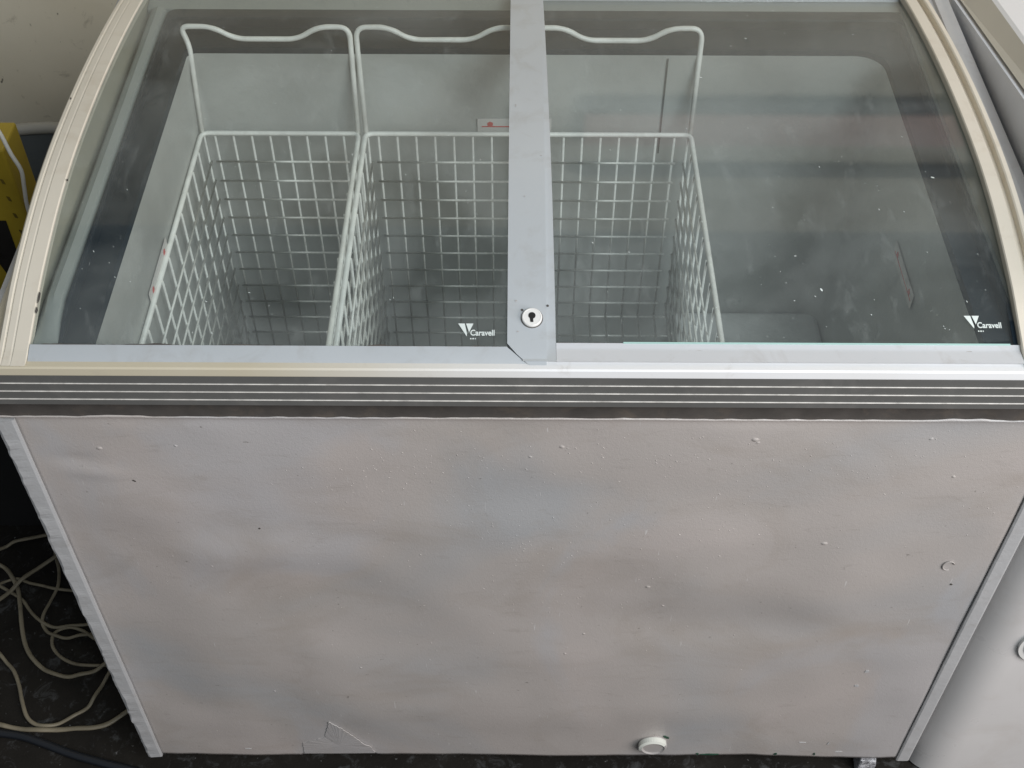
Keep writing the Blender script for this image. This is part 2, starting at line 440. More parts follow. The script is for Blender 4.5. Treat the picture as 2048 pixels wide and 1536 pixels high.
# corner strips, lumpy sheet-metal angles
def strip(x0, x1, seed, amp, label):
    vs = []; fs = []; n = 170
    prof = [(0, .004), (0, -.0025), (.12, -.0036), (.88, -.0036), (1, -.0028), (1, .004)]
    for j in range(n+1):
        z = .0375+(ZP-.006-.0375)*j/n
        for (t, y) in prof:
            w = 0
            if t in (0, .12): w = amp*noise.noise(Vector((seed, t*2, z*24)))+amp*.8*noise.noise(Vector((seed, t, z*70)))
            xx = x0+(x1-x0)*t+w*(.5 if t == 0 else 1.4)*(1 if x0 < 0 else -.3)
            yy = y-abs(w)*.8 if y < 0 else y
            vs.append((xx, yy, z))
    m = len(prof)
    for j in range(n):
        for k in range(m-1): fs.append((j*m+k, (j+1)*m+k, (j+1)*m+k+1, j*m+k+1))
    fs.append(tuple(range(m))); fs.append(tuple(n*m+k for k in range(m))[::-1])
    o = mesh_obj('corner_strip', vs, fs, M['strip'], fz); o['label'] = label
    for p in o.data.polygons: p.use_smooth = False
    return o
strip(-.5, -.4815, 3.1, .0022, 'left corner strip with lumpy torn edge')
strip(.4835, .5, 8.7, .0004, 'right corner strip with straight edge')
# torn flap of cladding at the bottom
fl_pts = [(-.294, .0455), (-.292, .075), (-.262, .092), (-.252, .137), (-.238, .122), (-.229, .106), (-.223, .094), (-.214, .077), (-.205, .066), (-.201, .048)]
prx = [.0003, .0001, -.0001, .0004, .0012, .0015, .0013, .0016, .0012, .0012]
vs = [(-.245, -.0010-dent(-.245, .07), .070)]+[(x, -dent(x, z)-p, z) for (x, z), p in zip(fl_pts, prx)]
rim_v = vs[1:]; core = vs[0]; dense = []
for i in range(len(rim_v)):
    a, b = Vector(rim_v[i]), Vector(rim_v[(i+1) % len(rim_v)])
    m = max(1, int((b-a).length/.0025))
    for k in range(m):
        p = a.lerp(b, k/m)
        if k and i < len(rim_v)-1: p += Vector((noise.noise(p*420), -.0006*abs(noise.noise(p*300)), noise.noise(p*420+Vector((9, 1, 4)))))*.0016*Vector((1, 1, 1)).length*.6 if False else Vector((noise.noise(p*420)*.0017, -.0005*abs(noise.noise(p*300)), noise.noise(p*420+Vector((9, 1, 4)))*.0017))
        dense.append(tuple(p))
vs = [core]+dense; n = len(dense)
fs = [(0, 1+i, 1+(i+1) % n) for i in range(n)]
o = mesh_obj('torn_flap', vs, [f[::-1] for f in fs], M['panel'], fz, smooth=False)
s2 = o.modifiers.new('thick', 'SOLIDIFY'); s2.thickness = .0011; s2.offset = 0
# drain cap with a white rim, green old paint behind
cx, cz = .1605, .0785
bm = bmesh.new()
def ring_disc(bm, cx, cz, prof, seg=36, wob=0, sy=-1):
    rings = []
    for (r, d) in prof:
        ring = []
        for k in range(seg):
            a = 2*PI*k/seg
            rr = r*(1+wob*noise.noise(Vector((math.cos(a)*2, math.sin(a)*2, r*300))))
            ring.append(bm.verts.new((cx+rr*math.cos(a), sy*d, cz+rr*math.sin(a)*1.0)))
        rings.append(ring)
    for A, B in zip(rings, rings[1:]):
        for k in range(seg): bm.faces.new((A[k], A[(k+1) % seg], B[(k+1) % seg], B[k]))
    bm.faces.new(rings[-1])
    bmesh.ops.recalc_face_normals(bm, faces=bm.faces)
ring_disc(bm, cx, cz, [(.0178, -.002), (.0180, .0055), (.0172, .0085), (.0150, .0092), (.0136, .0080), (.013, .0075)], wob=.05)
o = bm_obj('drain_cap', bm, M['panel'], fz, smooth=False)
bm = bmesh.new()
seg = 36
for (r0, r1, d0, d1) in ((.0184, .0186, .002, .0082), (.0186, .0150, .0082, .0097)):
    for k in range(3, 20):
        a, b = 2*PI*k/seg, 2*PI*(k+1)/seg
        q = [bm.verts.new((cx+r0*math.cos(t)*(1), -d0, cz+r0*math.sin(t))) for t in (a, b)]+[bm.verts.new((cx+r1*math.cos(t), -d1, cz+r1*math.sin(t))) for t in (b, a)]
        bm.faces.new(q)
bm_obj('drain_cap_rim', bm, M['flake'], o)
def blob(name, x, z, w, h, mat, parent, y=-.0012, n=11, ang=0):
    pts = []
    for k in range(n):
        t = 2*PI*k/n; r = random.uniform(.6, 1.1)
        a, b = w*r*math.cos(t), h*r*math.sin(t)
        pts.append((x+a*math.cos(ang)-b*math.sin(ang), z+a*math.sin(ang)+b*math.cos(ang)))
    yy = -dent(x, z)+y
    return prism(name, pts, 'y', yy, yy+.002, mat, parent)
for x, z, w, h, a in ((.1765, .0935, .0055, .0022, -.7), (.222, .0455, .0022, .0018, 0), (.238, .0435, .013, .0016, 0), (.3245, .046, .003, .002, .8), (.375, .047, .0012, .003, 0)):
    blob('paint_chip', x, z, w, h, M['green'], fz, ang=a)
for x, z, w, h, a in ((.3875, .079, .0012, .0038, -.2), (.355, .079, .005, .0008, 0), (-.365, .060, .004, .0008, 0), (.405, .055, .005, .0012, 0), (.45, .45, .0015, .0018, .5),
                      (-.39, .625, .0020, .0008, -.7), (-.28, .545, .0012, .0012, 0), (.4, .26, .003, .003, 0), (.395, .225, .003, .003, 0)):
    blob('scuff', x, z, w, h, M['recess'] if w < .004 and h < .003 else M['strip'], fz, y=-.0006, ang=a)
# little ring scar at right
pts = [Vector((.438+.006*math.cos(t), -.0008-dent(.438, .58), .4855+.0075*math.sin(t))) for t in [PI*.1+k*PI*1.5/14 for k in range(15)]]
tube('ring_scar', pts, .0007, M['panel'], fz, sides=6)

# trim ---------------------------------------------------------
prism('rim_ledge', [(-.0150, ZT-.0085), (-.0150, ZT-.0078), (-.0142, ZT-.0012), (-.0125, ZT), (.0125, ZT-.0004), (.0125, ZT-.0085)], 'x', -.4995, .4995, M['ledge'], fz)
prism('front_trim', [(-.0145, .7882), (-.0145, .7500), (-.0120, .7475), (.0005, .7475), (.0005, .7882)], 'x', -.4985, .4985, M['trim'], fz)
for z in (.7778, .7675, .7572):
    prism('trim_ridge', [(-.01455, z-.0007), (-.0152, z-.0003), (-.0153, z+.0002), (-.01455, z+.0006)], 'x', -.4985, .4985, M['ridge'], fz)
prism('seal_strip', [(-.0045, .7472), (-.0035, .7215), (-.001, .7195), (.003, .7195), (.003, .7472)], 'x', -.4985, .4985, M['recess'], fz)
vs = []; fs = []
for j in range(201):       # crust of paint along the seam
    x = -.495+.99*j/200
    w = .0010+.0022*max(0, noise.noise(Vector((x*14, 1.1, 5))))+.0008*noise.noise(Vector((x*70, 1.1, 5)))
    for (y, z) in ((-.0036, .7205), (-.0050, .7205+w*.3), (-.0052, .7205+w), (-.0040, .7208+w*1.4)): vs.append((x, y, z))
for j in range(200):
    for k in range(3): fs.append((j*4+k, (j+1)*4+k, (j+1)*4+k+1, j*4+k+1))
mesh_obj('paint_crust', vs, fs, M['panel'], fz)

# tank ---------------------------------------------------------
def rrect(x0, x1, y0, y1, r, n=8):
    out = []
    rl = min(r, .010) if r > .015 else r          # the rear left corner is tighter
    rf = min(r, .005)
    for cx, cy, a0, r in ((x1-r, y1-r, 0, r), (x0+rl, y1-rl, PI/2, rl), (x0+rf, y0+rf, PI, rf), (x1-rf, y0+rf, 1.5*PI, rf)):
        for k in range(n+1):
            a = a0+PI/2*k/n; out.append((cx+r*math.cos(a), cy+r*math.sin(a)))
    return out
AX = .393; YB = .4815; YF = .0155
def loft(name, loops, mat, parent, smooth=True, cap=None):
    bm = bmesh.new(); L = []
    for pts in loops: L.append([bm.verts.new(p) for p in pts])
    n = len(L[0])
    for A, B in zip(L, L[1:]):
        for k in range(n): bm.faces.new((A[k], A[(k+1) % n], B[(k+1) % n], B[k]))
    if cap == 'last': bm.faces.new(L[-1])
    return bm_obj(name, bm, mat, parent, smooth)
def loopz(x0, x1, y0, y1, r, z): return [(a, b, z) for a, b in rrect(x0, x1, y0, y1, r)]
tk = loft('tank_liner', [loopz(-AX, AX, YF, YB, .03, ZT-.006), loopz(-AX, AX, YF, YB, .03, .60), loopz(-AX, AX, YF, YB, .03, .30),
                         loopz(-AX+.004, AX-.004, YF+.004, YB-.004, .028, .285), loopz(-AX+.015, AX-.015, YF+.015, YB-.015, .022, .28)], M['liner'], fz, cap='last')
# compressor step
box('compressor_step', .196, AX-.001, YF+.001, YB-.001, .281, .388, M['frost'], fz, bev=.006)
box('liner_seam', .1515, .1530, YB-.0016, YB+.001, .655, ZT-.01, M['trim'], fz)
# dark rim ledge
loft('rim_gasket', [loopz(-AX, AX, YF, YB, .03, ZT-.0062), loopz(-AX-.002, AX+.002, YF-.002, YB+.002, .03, ZT+.0002), loopz(-.4195, .4195, .0120, .524, .012, ZT+.0008)], M['gasket'], fz)
def riser():
    pts = [p for p in rrect(-.4193, .4193, -.2, .5240, .012)][:18]      # back right corner round to back left
    pts = [(.4193, .0140+.4*(k/12)**1.6) for k in range(12)]+pts+[(-.4193, .0140+.4*(k/12)**1.6) for k in range(11, -1, -1)]
    cx = 0; vs = []; fs = []
    for (x, y) in pts:
        for (o_, z) in ((0, ZT+.0002), (0, ZT+.0120), (.0015, ZT+.0134), (.0036 if y < .5 else .018, ZT+.0137)):
            sx = (1 if x > 0 else -1)
            z = min(z, max(ZT+.0003, on(0, y, -.0075).z))
            vs.append((x+(sx*min(o_, .0036)), y+(o_ if y > .515 else 0), z))
    n = len(pts)
    for i in range(n-1):
        for k in range(3): fs.append((i*4+k, (i+1)*4+k, (i+1)*4+k+1, i*4+k+1))
    return mesh_obj('rim_riser', vs, fs, M['gasket'], fz, smooth=False)
riser()
prism('back_ledge', [(.5432, ZT-.004), (.5432, ZT+.0128), (.560, ZT+.0150), (.62, ZT+.0105), (.62, ZT-.004)], 'x', -.4475, .4325, M['greyrim'], fz)
prism('corner_riser', [(.6202, .05), (.6202, ZT+.012), (.628, ZT+.012), (.628, .05)], 'x', -.49, .484, M['strip'], fz)
# side tracks under the glass, lower where the lid curves down to the front rail
def track(pf):
    vs = []; fs = []; n = len(pf); ny = 30
    for j in range(ny+1):
        y = .001+(.5430-.001)*(j/ny)**1.5
        k = min(1, max(.06, (on(0, y, -.0075).z-ZT)/.0165))
        vs += [(x, y, ZT+(z-ZT)*k if z > ZT else z) for x, z in pf]
    for j in range(ny):
        for i in range(n):
            fs.append((j*n+i, j*n+(i+1) % n, (j+1)*n+(i+1) % n, (j+1)*n+i))
    fs += [tuple(range(n))[::-1], tuple(ny*n+i for i in range(n))]
    bm = bmesh.new(); vv = [bm.verts.new(v) for v in vs]
    for f in fs: bm.faces.new([vv[i] for i in f])
    bmesh.ops.recalc_face_normals(bm, faces=bm.faces)
    return bm_obj('lid_track', bm, M['greyrim'], fz, True)
track([(-.4228, ZT-.003), (-.4235, ZT+.008), (-.428, ZT+.0145), (-.434, ZT+.0165), (-.440, ZT+.0145), (-.4455, ZT+.007), (-.446, ZT-.003)])
track([(.4230, ZT-.003), (.4232, ZT+.0145), (.4262, ZT+.0150), (.4268, ZT+.002), (.4315, ZT+.001), (.4318, ZT+.0085), (.4326, ZT+.0085), (.4328, ZT-.003)])

# canopy sides: cream arches standing on the rim
def arch(xin, s, groove):
    # s=+1 right, -1 left ; cross-section (x offset outwards, normal offset)
    main = [(0, -.0085), (0, -.0012), (.0010, 0), (.0125, 0), (.0135, -.0010)]
    if groove: rest = [(.0138, -.0075), (.0205, -.0080), (.0212, -.0015), (.0225, -.0005), (.0268, -.0010), (.0285, -.0035), (.0285, -.012)]
    else: rest = [(.0150, -.0004), (.0205, -.0006), (.0218, -.0020), (.0232, -.0006), (.0262, -.0008), (.0285, -.0035), (.0285, -.012)]
    prof = main+rest
    ny = 40; vs = []; fs = []
    for j in range(ny+1):
        y = -.0125+(.622+.0125)*j/ny
        zf = 0
        for (dx, off) in prof:
            p = on(xin+s*dx, y, off)
            if y < .012 and p.z < ZT+.0006: p.z = ZT+.0006
            vs.append(p)
        p = on(xin+s*.0285, y, 0); vs.append(Vector((p.x, y, ZT-.002)))
        vs.append(Vector((xin+s*.0042, y, ZT-.002)))
        p = on(xin+s*.0042, y, -.0085); p.z = max(p.z, ZT-.001); vs.append(p)
    m = len(prof)+3
    for j in range(ny):
        for k in range(m):
            a, b = j*m+k, j*m+(k+1) % m
            fs.append((a, b, b+m, a+m))
    fs.append(tuple(range(m))); fs.append(tuple(ny*m+k for k in range(m)))
    bm = bmesh.new(); vv = [bm.verts.new(v) for v in vs]
    for f in fs: bm.faces.new([vv[i] for i in f])
    bmesh.ops.recalc_face_normals(bm, faces=bm.faces)
    o = bm_obj('side_arch', bm, M['cream'], fz)
    # inner side panel seen through the glass
    vs = []; fs = []
    for j in range(ny+1):
        y = .0135+(.618-.0135)*j/ny
        zt = on(0, y, -.0090).z
        vs += [(xin+s*.0030, y, ZT-.001), (xin+s*.0030, y, zt), (xin+s*.0040, y, zt), (xin+s*.0040, y, ZT-.001)]
    for j in range(ny):
        for k in range(3): fs.append((j*4+k, j*4+k+1, j*4+k+5, j*4+k+4))
    mesh_obj('side_panel', vs, fs, M['side'], fz)
    return o
arch(-.4455, -1, False)['label'] = 'left cream arch'
arch(.4235, 1, True)['label'] = 'right cream arch with deep groove'
# outer shoulders of the rim beyond the arches
prism('rim_shoulder', [(-.4905, ZT-.0042), (-.4905, ZT-.003), (-.489, ZT-.0018), (-.4743, ZT-.0018), (-.4743, ZT-.0042)], 'y', .0130, .62, M['ledge'], fz)
prism('rim_shoulder', [(.4523, ZT-.0042), (.4523, ZT-.003), (.4755, ZT-.003), (.4762, ZT+.001), (.4835, ZT+.001), (.4842, ZT-.0042)], 'y', .0130, .62, M['strip'], fz)

# sliding lids ---------------------------------------------------
def lid(label):
    o = bpy.data.objects.new('sliding_lid', None); C.objects.link(o); o.parent = fz; o['label'] = label; o.empty_display_size = .05
    return o
la = lid('left upper lid with lock on its stile')
XA0, XA1, XAS = -.4445, .0074, -.0270
yA = .0085
curved_slab('glass_pane', XA0, XAS-.0003, yA+.0003, .585, -.0032, -.0012, M['glassA'], la, ny=40, nx=4)
def mitre(y):           # x of the mitre joint for a given y
    t = (yA-y)/(yA+.0070)
    return XAS+t*(.0180)
curved_slab('bottom_rail', XA0-.0005, lambda y: mitre(y)-.0005, -.0078, yA, -.0036, -.0002, M['alu'], la, ny=8)
curved_slab('lock_stile', lambda y: XAS if y > yA else mitre(y)+.0004, XA1, -.0078, .60, -.0038, .0006, M['alu'], la, ny=64)
curved_slab('top_rail', XA0, XAS-.0004, .586, .610, -.0036, 0, M['alu'], la, ny=4)
lb = lid('right lower lid tucked under the left one')
XB0, XBS, XB1 = -.0135, .0158, .4232
def xbs(y): return XBS-.0062*max(0, y)/.6
yB = .0140
OB = -.0056
curved_slab('glass_pane', lambda y: xbs(y)+.0003, XB1-.0002, yB+.0003, .5590, OB-.0045, OB-.0015, M['glassB'], lb, ny=40, nx=4)
curved_slab('bottom_rail', XBS+.0002, XB1, -.0072, yB, OB-.006, OB+.0014, M['alu_b'], lb, ny=16, zmin=(ZT+.0002, ZT+.0022))
curved_slab('stile', XB0, xbs, -.0070, .60, OB-.006, OB+.0016, M['alu'], lb, ny=64, zmin=(ZT+.0003, ZT+.0024))
curved_slab('top_rail', XBS-.0056, XB1, .5592, .600, OB-.006, OB+.0014, M['alu_b'], lb, ny=6)
curved_slab('glass_edge', .075, .415, yB-.0006, yB+.0008, OB-.001, OB+.0021, M['edge'], lb, ny=1, smooth=False)
# dirt beads in the rail corners
def frame_at(x, y, off):
    n = zn(y); ex = Vector((1, 0, 0)); ey = n.cross(ex)
    return Matrix(((ex.x, ey.x, n.x, 0), (ex.y, ey.y, n.y, 0), (ex.z, ey.z, n.z, 0), (0, 0, 0, 1))), on(x, y, off)
def place(o, x, y, off):
    R, p = frame_at(x, y, off); o.matrix_basis = Matrix.Translation(p) @ R; return o
def flat_prism_local(name, polys, z0, z1, mat, parent):
    bm = bmesh.new()
    for pts in polys:
        n = len(pts)
        A = [bm.verts.new((p[0], p[1], z0)) for p in pts]; B = [bm.verts.new((p[0], p[1], z1)) for p in pts]
        bm.faces.new(A[::-1]); bm.faces.new(B)
        for i in range(n): bm.faces.new((A[i], A[(i+1) % n], B[(i+1) % n], B[i]))
    bmesh.ops.recalc_face_normals(bm, faces=bm.faces)
    return bm_obj(name, bm, mat, parent)
def circ(r, n=32, cx=0, cy=0, a0=0, a1=2*PI): return [(cx+r*math.cos(a0+(a1-a0)*k/n), cy+r*math.sin(a0+(a1-a0)*k/n)) for k in range(n)]
LX, LY = -.0054, .0345
# dark disc standing in for the shaded gap, white barrel, keyhole
place(flat_prism_local('lock_gap_shade', [circ(.0098)], -.001, .0004, M['recess'], la), LX, LY, .0006)
bm = bmesh.new(); rings = []
for r, z in ((.0089, -.001), (.0091, .0020), (.0086, .0030), (.0078, .0033), (.0074, .0031), (.0030, .0031)):
    rings.append([bm.verts.new((r*math.cos(2*PI*k/40), r*math.sin(2*PI*k/40), z)) for k in range(40)])
for A, B in zip(rings, rings[1:]):
    for k in range(40): bm.faces.new((A[k], A[(k+1) % 40], B[(k+1) % 40], B[k]))
bm.faces.new(rings[-1]); bmesh.ops.recalc_face_normals(bm, faces=bm.faces)
place(bm_obj('lock_barrel', bm, M['white'], la, smooth=False), LX, LY, .0006)
kh = circ(.0032, 20, 0, .0012, -PI/2+.35, 1.5*PI-.35)
kh += [(-.0013, -.0052), (.0013, -.0052)]
place(flat_prism_local('keyhole', [kh], 0, .0034, M['black'], la), LX, LY, .0006)
# screw dimples
for x, y in ((-.0141, .0420), (.0085, .0460)):
    place(flat_prism_local('rivet_scar', [circ(.0012, 8)], 0, .0004, M['recess'], la), x, y, .0006)

# maker's print on each pane
fc = bpy.data.curves.new('lettering', 'FONT'); fc.body = 'Caravell'; fc.size = .0078; fc.offset = .00018; fc.extrude = .00008
tmp = bpy.data.objects.new('tmp_text', fc); C.objects.link(tmp)
bpy.context.view_layer.update()
tm = bpy.data.meshes.new_from_object(tmp.evaluated_get(bpy.context.evaluated_depsgraph_get()))
bpy.data.objects.remove(tmp); tm.materials.append(M['print'])
emblem = [[(0, 0), (.0058, 0), (.0080, -.0100), (.0078, -.0125)], [(.0070, 0), (.0135, 0), (.0098, -.0085)]]
for L, x, y, off in ((la, -.0705, .0300, -.0011), (lb, .3790, .0420, OB-.0014)):
    place(flat_prism_local('maker_emblem', emblem, .0001, .0003, M['print'], L), x, y, off)
    o = bpy.data.objects.new('maker_lettering', tm); C.objects.link(o); o.parent = L
    R, p = frame_at(x+.0108, y-.0110, off+.0002); o.matrix_basis = Matrix.Translation(p) @ R @ Matrix.Diagonal((.84, 1.0, 1, 1))
    place(flat_prism_local('maker_small_print', [[(0, 0), (.0012, 0), (.0012, -.0012), (0, -.0012)], [(.002, 0), (.0034, 0), (.0034, -.0012), (.002, -.0012)], [(.0042, 0), (.005, 0), (.005, -.0012), (.0042, -.0012)]],
                           .0001, .0003, M['print'], L), x+.0108, y-.0135, off)
# dried specks on the glass
for L, x0, x1, off, n, extra in ((la, XA0+.01, XAS-.005, -.0011, 55, []), (lb, XBS+.005, XB1-.01, OB-.0014, 80, [(.255, .067, .0015), (.172, .365, .0012), (.378, .20, .0015), (.23, .45, .0010)])):
    vs = []; fs = []
    pts = [(random.uniform(x0, x1), .02+.53*random.random()**1.8, random.uniform(.0002, .0006)) for _ in range(n)]+extra
    for x, y, r in pts:
        b = len(vs); a = random.gauss(-.9, .4); asp = random.uniform(1, 2.6)
        for k in range(5):
            t = 2*PI*k/5; u, v = r*asp*math.cos(t), r*.6*math.sin(t)
            vs.append(on(x+u*math.cos(a)-v*math.sin(a), y+u*math.sin(a)+v*math.cos(a), off+.0002))
        fs.append(tuple(range(b, b+5)))
    o = mesh_obj('dried_speck', vs, fs, M['print'], L); o['kind'] = 'stuff'
# grime packed along the joints of the lids, and smudges on the right rail
def grime_line(x0, x1, y, off, w, L, seed, zmin=None):
    vs = []; fs = []; n = int((x1-x0)/.0016)
    for i in range(n+1):
        x = x0+(x1-x0)*i/n
        h = max(0, noise.noise(Vector((x*35, seed, 0)))+.15+.5*noise.noise(Vector((x*160, seed, 3))))*w
        vs += [on(x, y, off), on(x, y+h+.00005, off)]
    for i in range(n): fs.append((2*i, 2*i+2, 2*i+3, 2*i+1))
    o = mesh_obj('grime', vs, fs, M['recess'], L); o['kind'] = 'stuff'
grime_line(XA0+.002, XAS-.001, yA-.0002, .0002, .0016, la, 1.5)
grime_line(XBS+.001, XB1-.002, yB-.0002, OB+.0018, .0014, lb, 4.5)
grime_line(XA0, XA1-.004, -.0079, .0001, .0012, la, 7.5)
def smudge(x, y, w, h, off, L, mat, ang=0):
    pts = [(w*random.uniform(.6, 1.15)*math.cos(2*PI*k/13), h*random.uniform(.5, 1.2)*math.sin(2*PI*k/13)) for k in range(13)]
    o = flat_prism_local('worn_spot', [pts], .00005, .0002, mat, L); R_, p = frame_at(x, y, off); o.matrix_basis = Matrix.Translation(p) @ R_ @ Matrix.Rotation(ang, 4, 'Z')
M['scuffed'] = simple('scuffed_paint', (.42, .41, .40), .5, var=.25, vscale=260, dirt=(.62, .63, .64), dirt_amt=.8, dscale=120)
for x, y, w, h in ((.108, .0048, .007, .0022), (.166, .0052, .009, .0020), (.140, .0066, .012, .0010), (.200, .0060, .010, .0008), (.378, .0070, .003, .001)):
    smudge(x, y, w, h, OB+.0016, lb, M['scuffed'])
for x, y, w, h in ((-.0205, .30, .0006, .003), (.004, .22, .0012, .0006), (-.012, .165, .0009, .0009), (-.0195, .0505, .0012, .0010), (-.018, .022, .0011, .0008), (.0065, -.004, .0012, .0005)):
    smudge(x, y, w, h, .0008, la, M['scuffed'])
for x, y, w, h in ((-.4440, .052, .0011, .0060), (-.4442, .040, .0010, .0030), (-.4438, .184, .0009, .0012), (-.470, .31, .0008, .0015)):
    o = flat_prism_local('nick', [[(w*random.uniform(.6, 1.2)*math.cos(2*PI*k/9), h*random.uniform(.6, 1.2)*math.sin(2*PI*k/9)) for k in range(9)]], -.0006, .0004, M['recess'], fz)
    place(o, x, y, 0)
# load-line stickers inside the tank
def sticker(mat_world):
    o = mesh_obj('load_line_sticker', [(0, 0, 0), (.088, 0, 0), (.088, .0195, 0), (0, .0195, 0), (0, 0, .0004), (.088, 0, .0004), (.088, .0195, .0004), (0, .0195, .0004)],
                 [(3, 2, 1, 0), (4, 5, 6, 7), (0, 1, 5, 4), (1, 2, 6, 5), (2, 3, 7, 6), (3, 0, 4, 7)], M['sticker'], fz)
    o.matrix_basis = mat_world
    r = flat_prism_local('red_mark', [[(.005, .0075), (.083, .0075), (.083, .0090), (.005, .0090)], [(.012, .0092), (.018, .0092), (.0185, .0135), (.0145, .0155), (.0115, .013)],
                                      [(.070, .0092), (.076, .0092), (.0765, .0135), (.0725, .0155), (.0695, .013)]], .0004, .0006, M['red'], o)
    return o
sticker(Matrix.Translation((-.066, YB-.0012, .685)) @ Matrix.Rotation(PI/2, 4, 'X'))
sticker(Matrix.Translation((-AX+.0012, .168, .6930)) @ Matrix.Rotation(PI/2, 4, 'Z') @ Matrix.Rotation(PI/2, 4, 'X'))
sticker(Matrix.Translation((AX-.0012, .276, .676)) @ Matrix.Rotation(-PI/2, 4, 'Z') @ Matrix.Rotation(PI/2, 4, 'X'))
# feet
box('foot', -.438, -.413, .018, .040, .0, .010, M['strip'], fz, bev=.003)
for x, y in ((-.44, .55), (.44, .55), (.405, .03)):
    box('foot', x-.014, x+.014, y, y+.028, .0, .05, M['trim'], fz, bev=.003)
box('foot', -.433, -.418, .022, .036, .0102, .05, M['trim'], fz)

# ------------------------------------------------------------------ wire baskets
SEG = 7
wm_v = []; wm_f = []
for z in (0, 1):
    for k in range(SEG): wm_v.append((math.cos(2*PI*k/SEG)*.0013, math.sin(2*PI*k/SEG)*.0013, z))
for k in range(SEG): wm_f.append((k, (k+1) % SEG, SEG+(k+1) % SEG, SEG+k))
wm_f.append(tuple(range(SEG))[::-1]); wm_f.append(tuple(range(SEG, 2*SEG)))
wire_me = bpy.data.meshes.new('wire'); wire_me.from_pydata(wm_v, [], wm_f); wire_me.materials.append(M['wire'])
for p in wire_me.polygons: p.use_smooth = len(p.vertices) == 4
def wire(a, b, parent):
    a, b = Vector(a), Vector(b)
    o = bpy.data.objects.new('wire', wire_me); C.objects.link(o); o.parent = parent
    d = b-a
    o.rotation_mode = 'QUATERNION'
    o.rotation_quaternion = d.to_track_quat('Z', 'Y'); o.location = a; o.scale = (1, 1, d.length)
    return o
def round_path(pts, r, n=6, closed=False):
    pts = [Vector(p) for p in pts]; out = []; N = len(pts)
    for i, p in enumerate(pts):
        if not closed and i in (0, N-1): out.append(p); continue
        a, b = pts[i-1], pts[(i+1) % N]
        da, db = (a-p), (b-p); rr = min(r, da.length*.45, db.length*.45)
        A, B = p+da.normalized()*rr, p+db.normalized()*rr
        for k in range(n+1):
            t = k/n; out.append((1-t)**2*A+2*t*(1-t)*p+t*t*B)
    if closed: out.append(out[0])
    return out
def basket(xl, xr, hl, hr, zfl, label, tilt=0):
    t = thing('wire_basket', label, 'basket', (0, 0, 0), 'white wire baskets hanging in the freezer tank')
    ZB, yb, yf = .700, .4555, .046
    tube('top_rod', round_path([(xl, yf, ZB), (xr, yf, ZB), (xr, yb, ZB), (xl, yb, ZB)], .010, closed=True), .0030, M['wire'], t, sides=10, jitter=.15)
    hc = (hl+hr)/2
    top, dip, yh = .8200, .8035, .4905
    pts = [(xl+.001, yb, ZB+.001)]+([(xl-.0005, .4830, .8010)] if xl < -.38 else [])+[(hl, yh, top), (hc-.060, yh, top), (hc-.035, yh+.001, dip), (hc+.035, yh+.001, dip), (hc+.060, yh, top), (hr, yh, top), (xr-.001, yb, ZB+.001)]
    tube('handle', round_path(pts, .013), .0030, M['wire'], t, sides=10, jitter=.15)
    zs = []
    z = .6595
    while z > zfl+.012: zs.append(z); z -= .0289
    il, ir = xl+.003, xr-.003
    # back and front walls
    for yy, s in ((yb+.001, 1), (yf+.004, -1)):
        n = 8; xa, xb = xl+.0150, xr-.0185
        for k in range(n):
            x = xa+(xb-xa)*k/(n-1)
            wire((x, yy, ZB), (x, yy, zfl), t)
        for zz in zs:
            wire((xa-.004, yy-.0022*s, zz), (xb+.004, yy-.0022*s, zz), t)
    # side walls
    for x, s in ((il, 1), (ir, -1)):
        n = 12
        for k in range(n):
            y = yf+.010+(yb-.002-yf-.010)*k/(n-1)
            wire((x, y, ZB), (x, y, zfl), t)
        for zz in zs:
            wire((x+.0022*s, yf+.008, zz), (x+.0022*s, yb-.001, zz), t)
    # floor
    for k in range(8):
        x = xl+.0150+(xr-xl-.0335)*k/7; wire((x, yf+.004, zfl+.0005), (x, yb+.001, zfl+.0005), t)
    for k in range(12):
        y = yf+.010+(yb-.002-yf-.010)*k/11; wire((il, y, zfl-.0016), (ir, y, zfl-.0016), t)
    return t
basket(-.3895, -.2045, -.3985, -.2080, .312, 'white wire basket hung furthest left, beside the bare tank wall')
basket(-.1970, -.0080, -.2010, -.0085, .312, 'middle white wire basket, half hidden by the lock stile')
basket(-.0005, .1850, -.0020, .1890, .405, 'white wire basket right of the lock stile, next to the empty compartment')

# ------------------------------------------------------------------ neighbouring appliance on the right
ap = thing('white_appliance', 'white enamelled appliance close against the right side of the freezer', 'appliance', (.80, .25, 0))
def app(o): return reparent_local(o, ap)
bm = bmesh.new()
x0, x1, y0, y1 = .5075, 1.10, -.006, .66
r = .050
out = []
for k in range(13):
    a = PI+PI/2*k/12; out.append((x0+r+r*math.cos(a), y0+r*.7+r*.7*math.sin(a)))
out = [(x0, y1), (x0, y0+.7*r+.003)]+out+[(x0+r+.003, y0), (x1, y0), (x1, y1)]
def zseam(y): return .8485-.160*(y-.25)
vs = []; n = len(out)
out = out[::-1][::-1]
A = [bm.verts.new((x, y, .004)) for x, y in out]; B = [bm.verts.new((x, y, zseam(y)-.001)) for x, y in out]
bm.faces.new(A[::-1]); bm.faces.new(B)
for i in range(n): bm.faces.new((A[i], A[(i+1) % n], B[(i+1) % n], B[i]))
bmesh.ops.recalc_face_normals(bm, faces=bm.faces)
o = app(bm_obj('body', bm, M['appl'], None, True))
# side skin, colour lightened to offset the shaded gap
def xs(y): return .5195
o = prism('side_sheet', [(.055, .05), (.655, .05), (.655, zseam(.655)-.0010), (.055, zseam(.055)-.0010)], 'x', .5040, .5073, M['applside']); app(o)
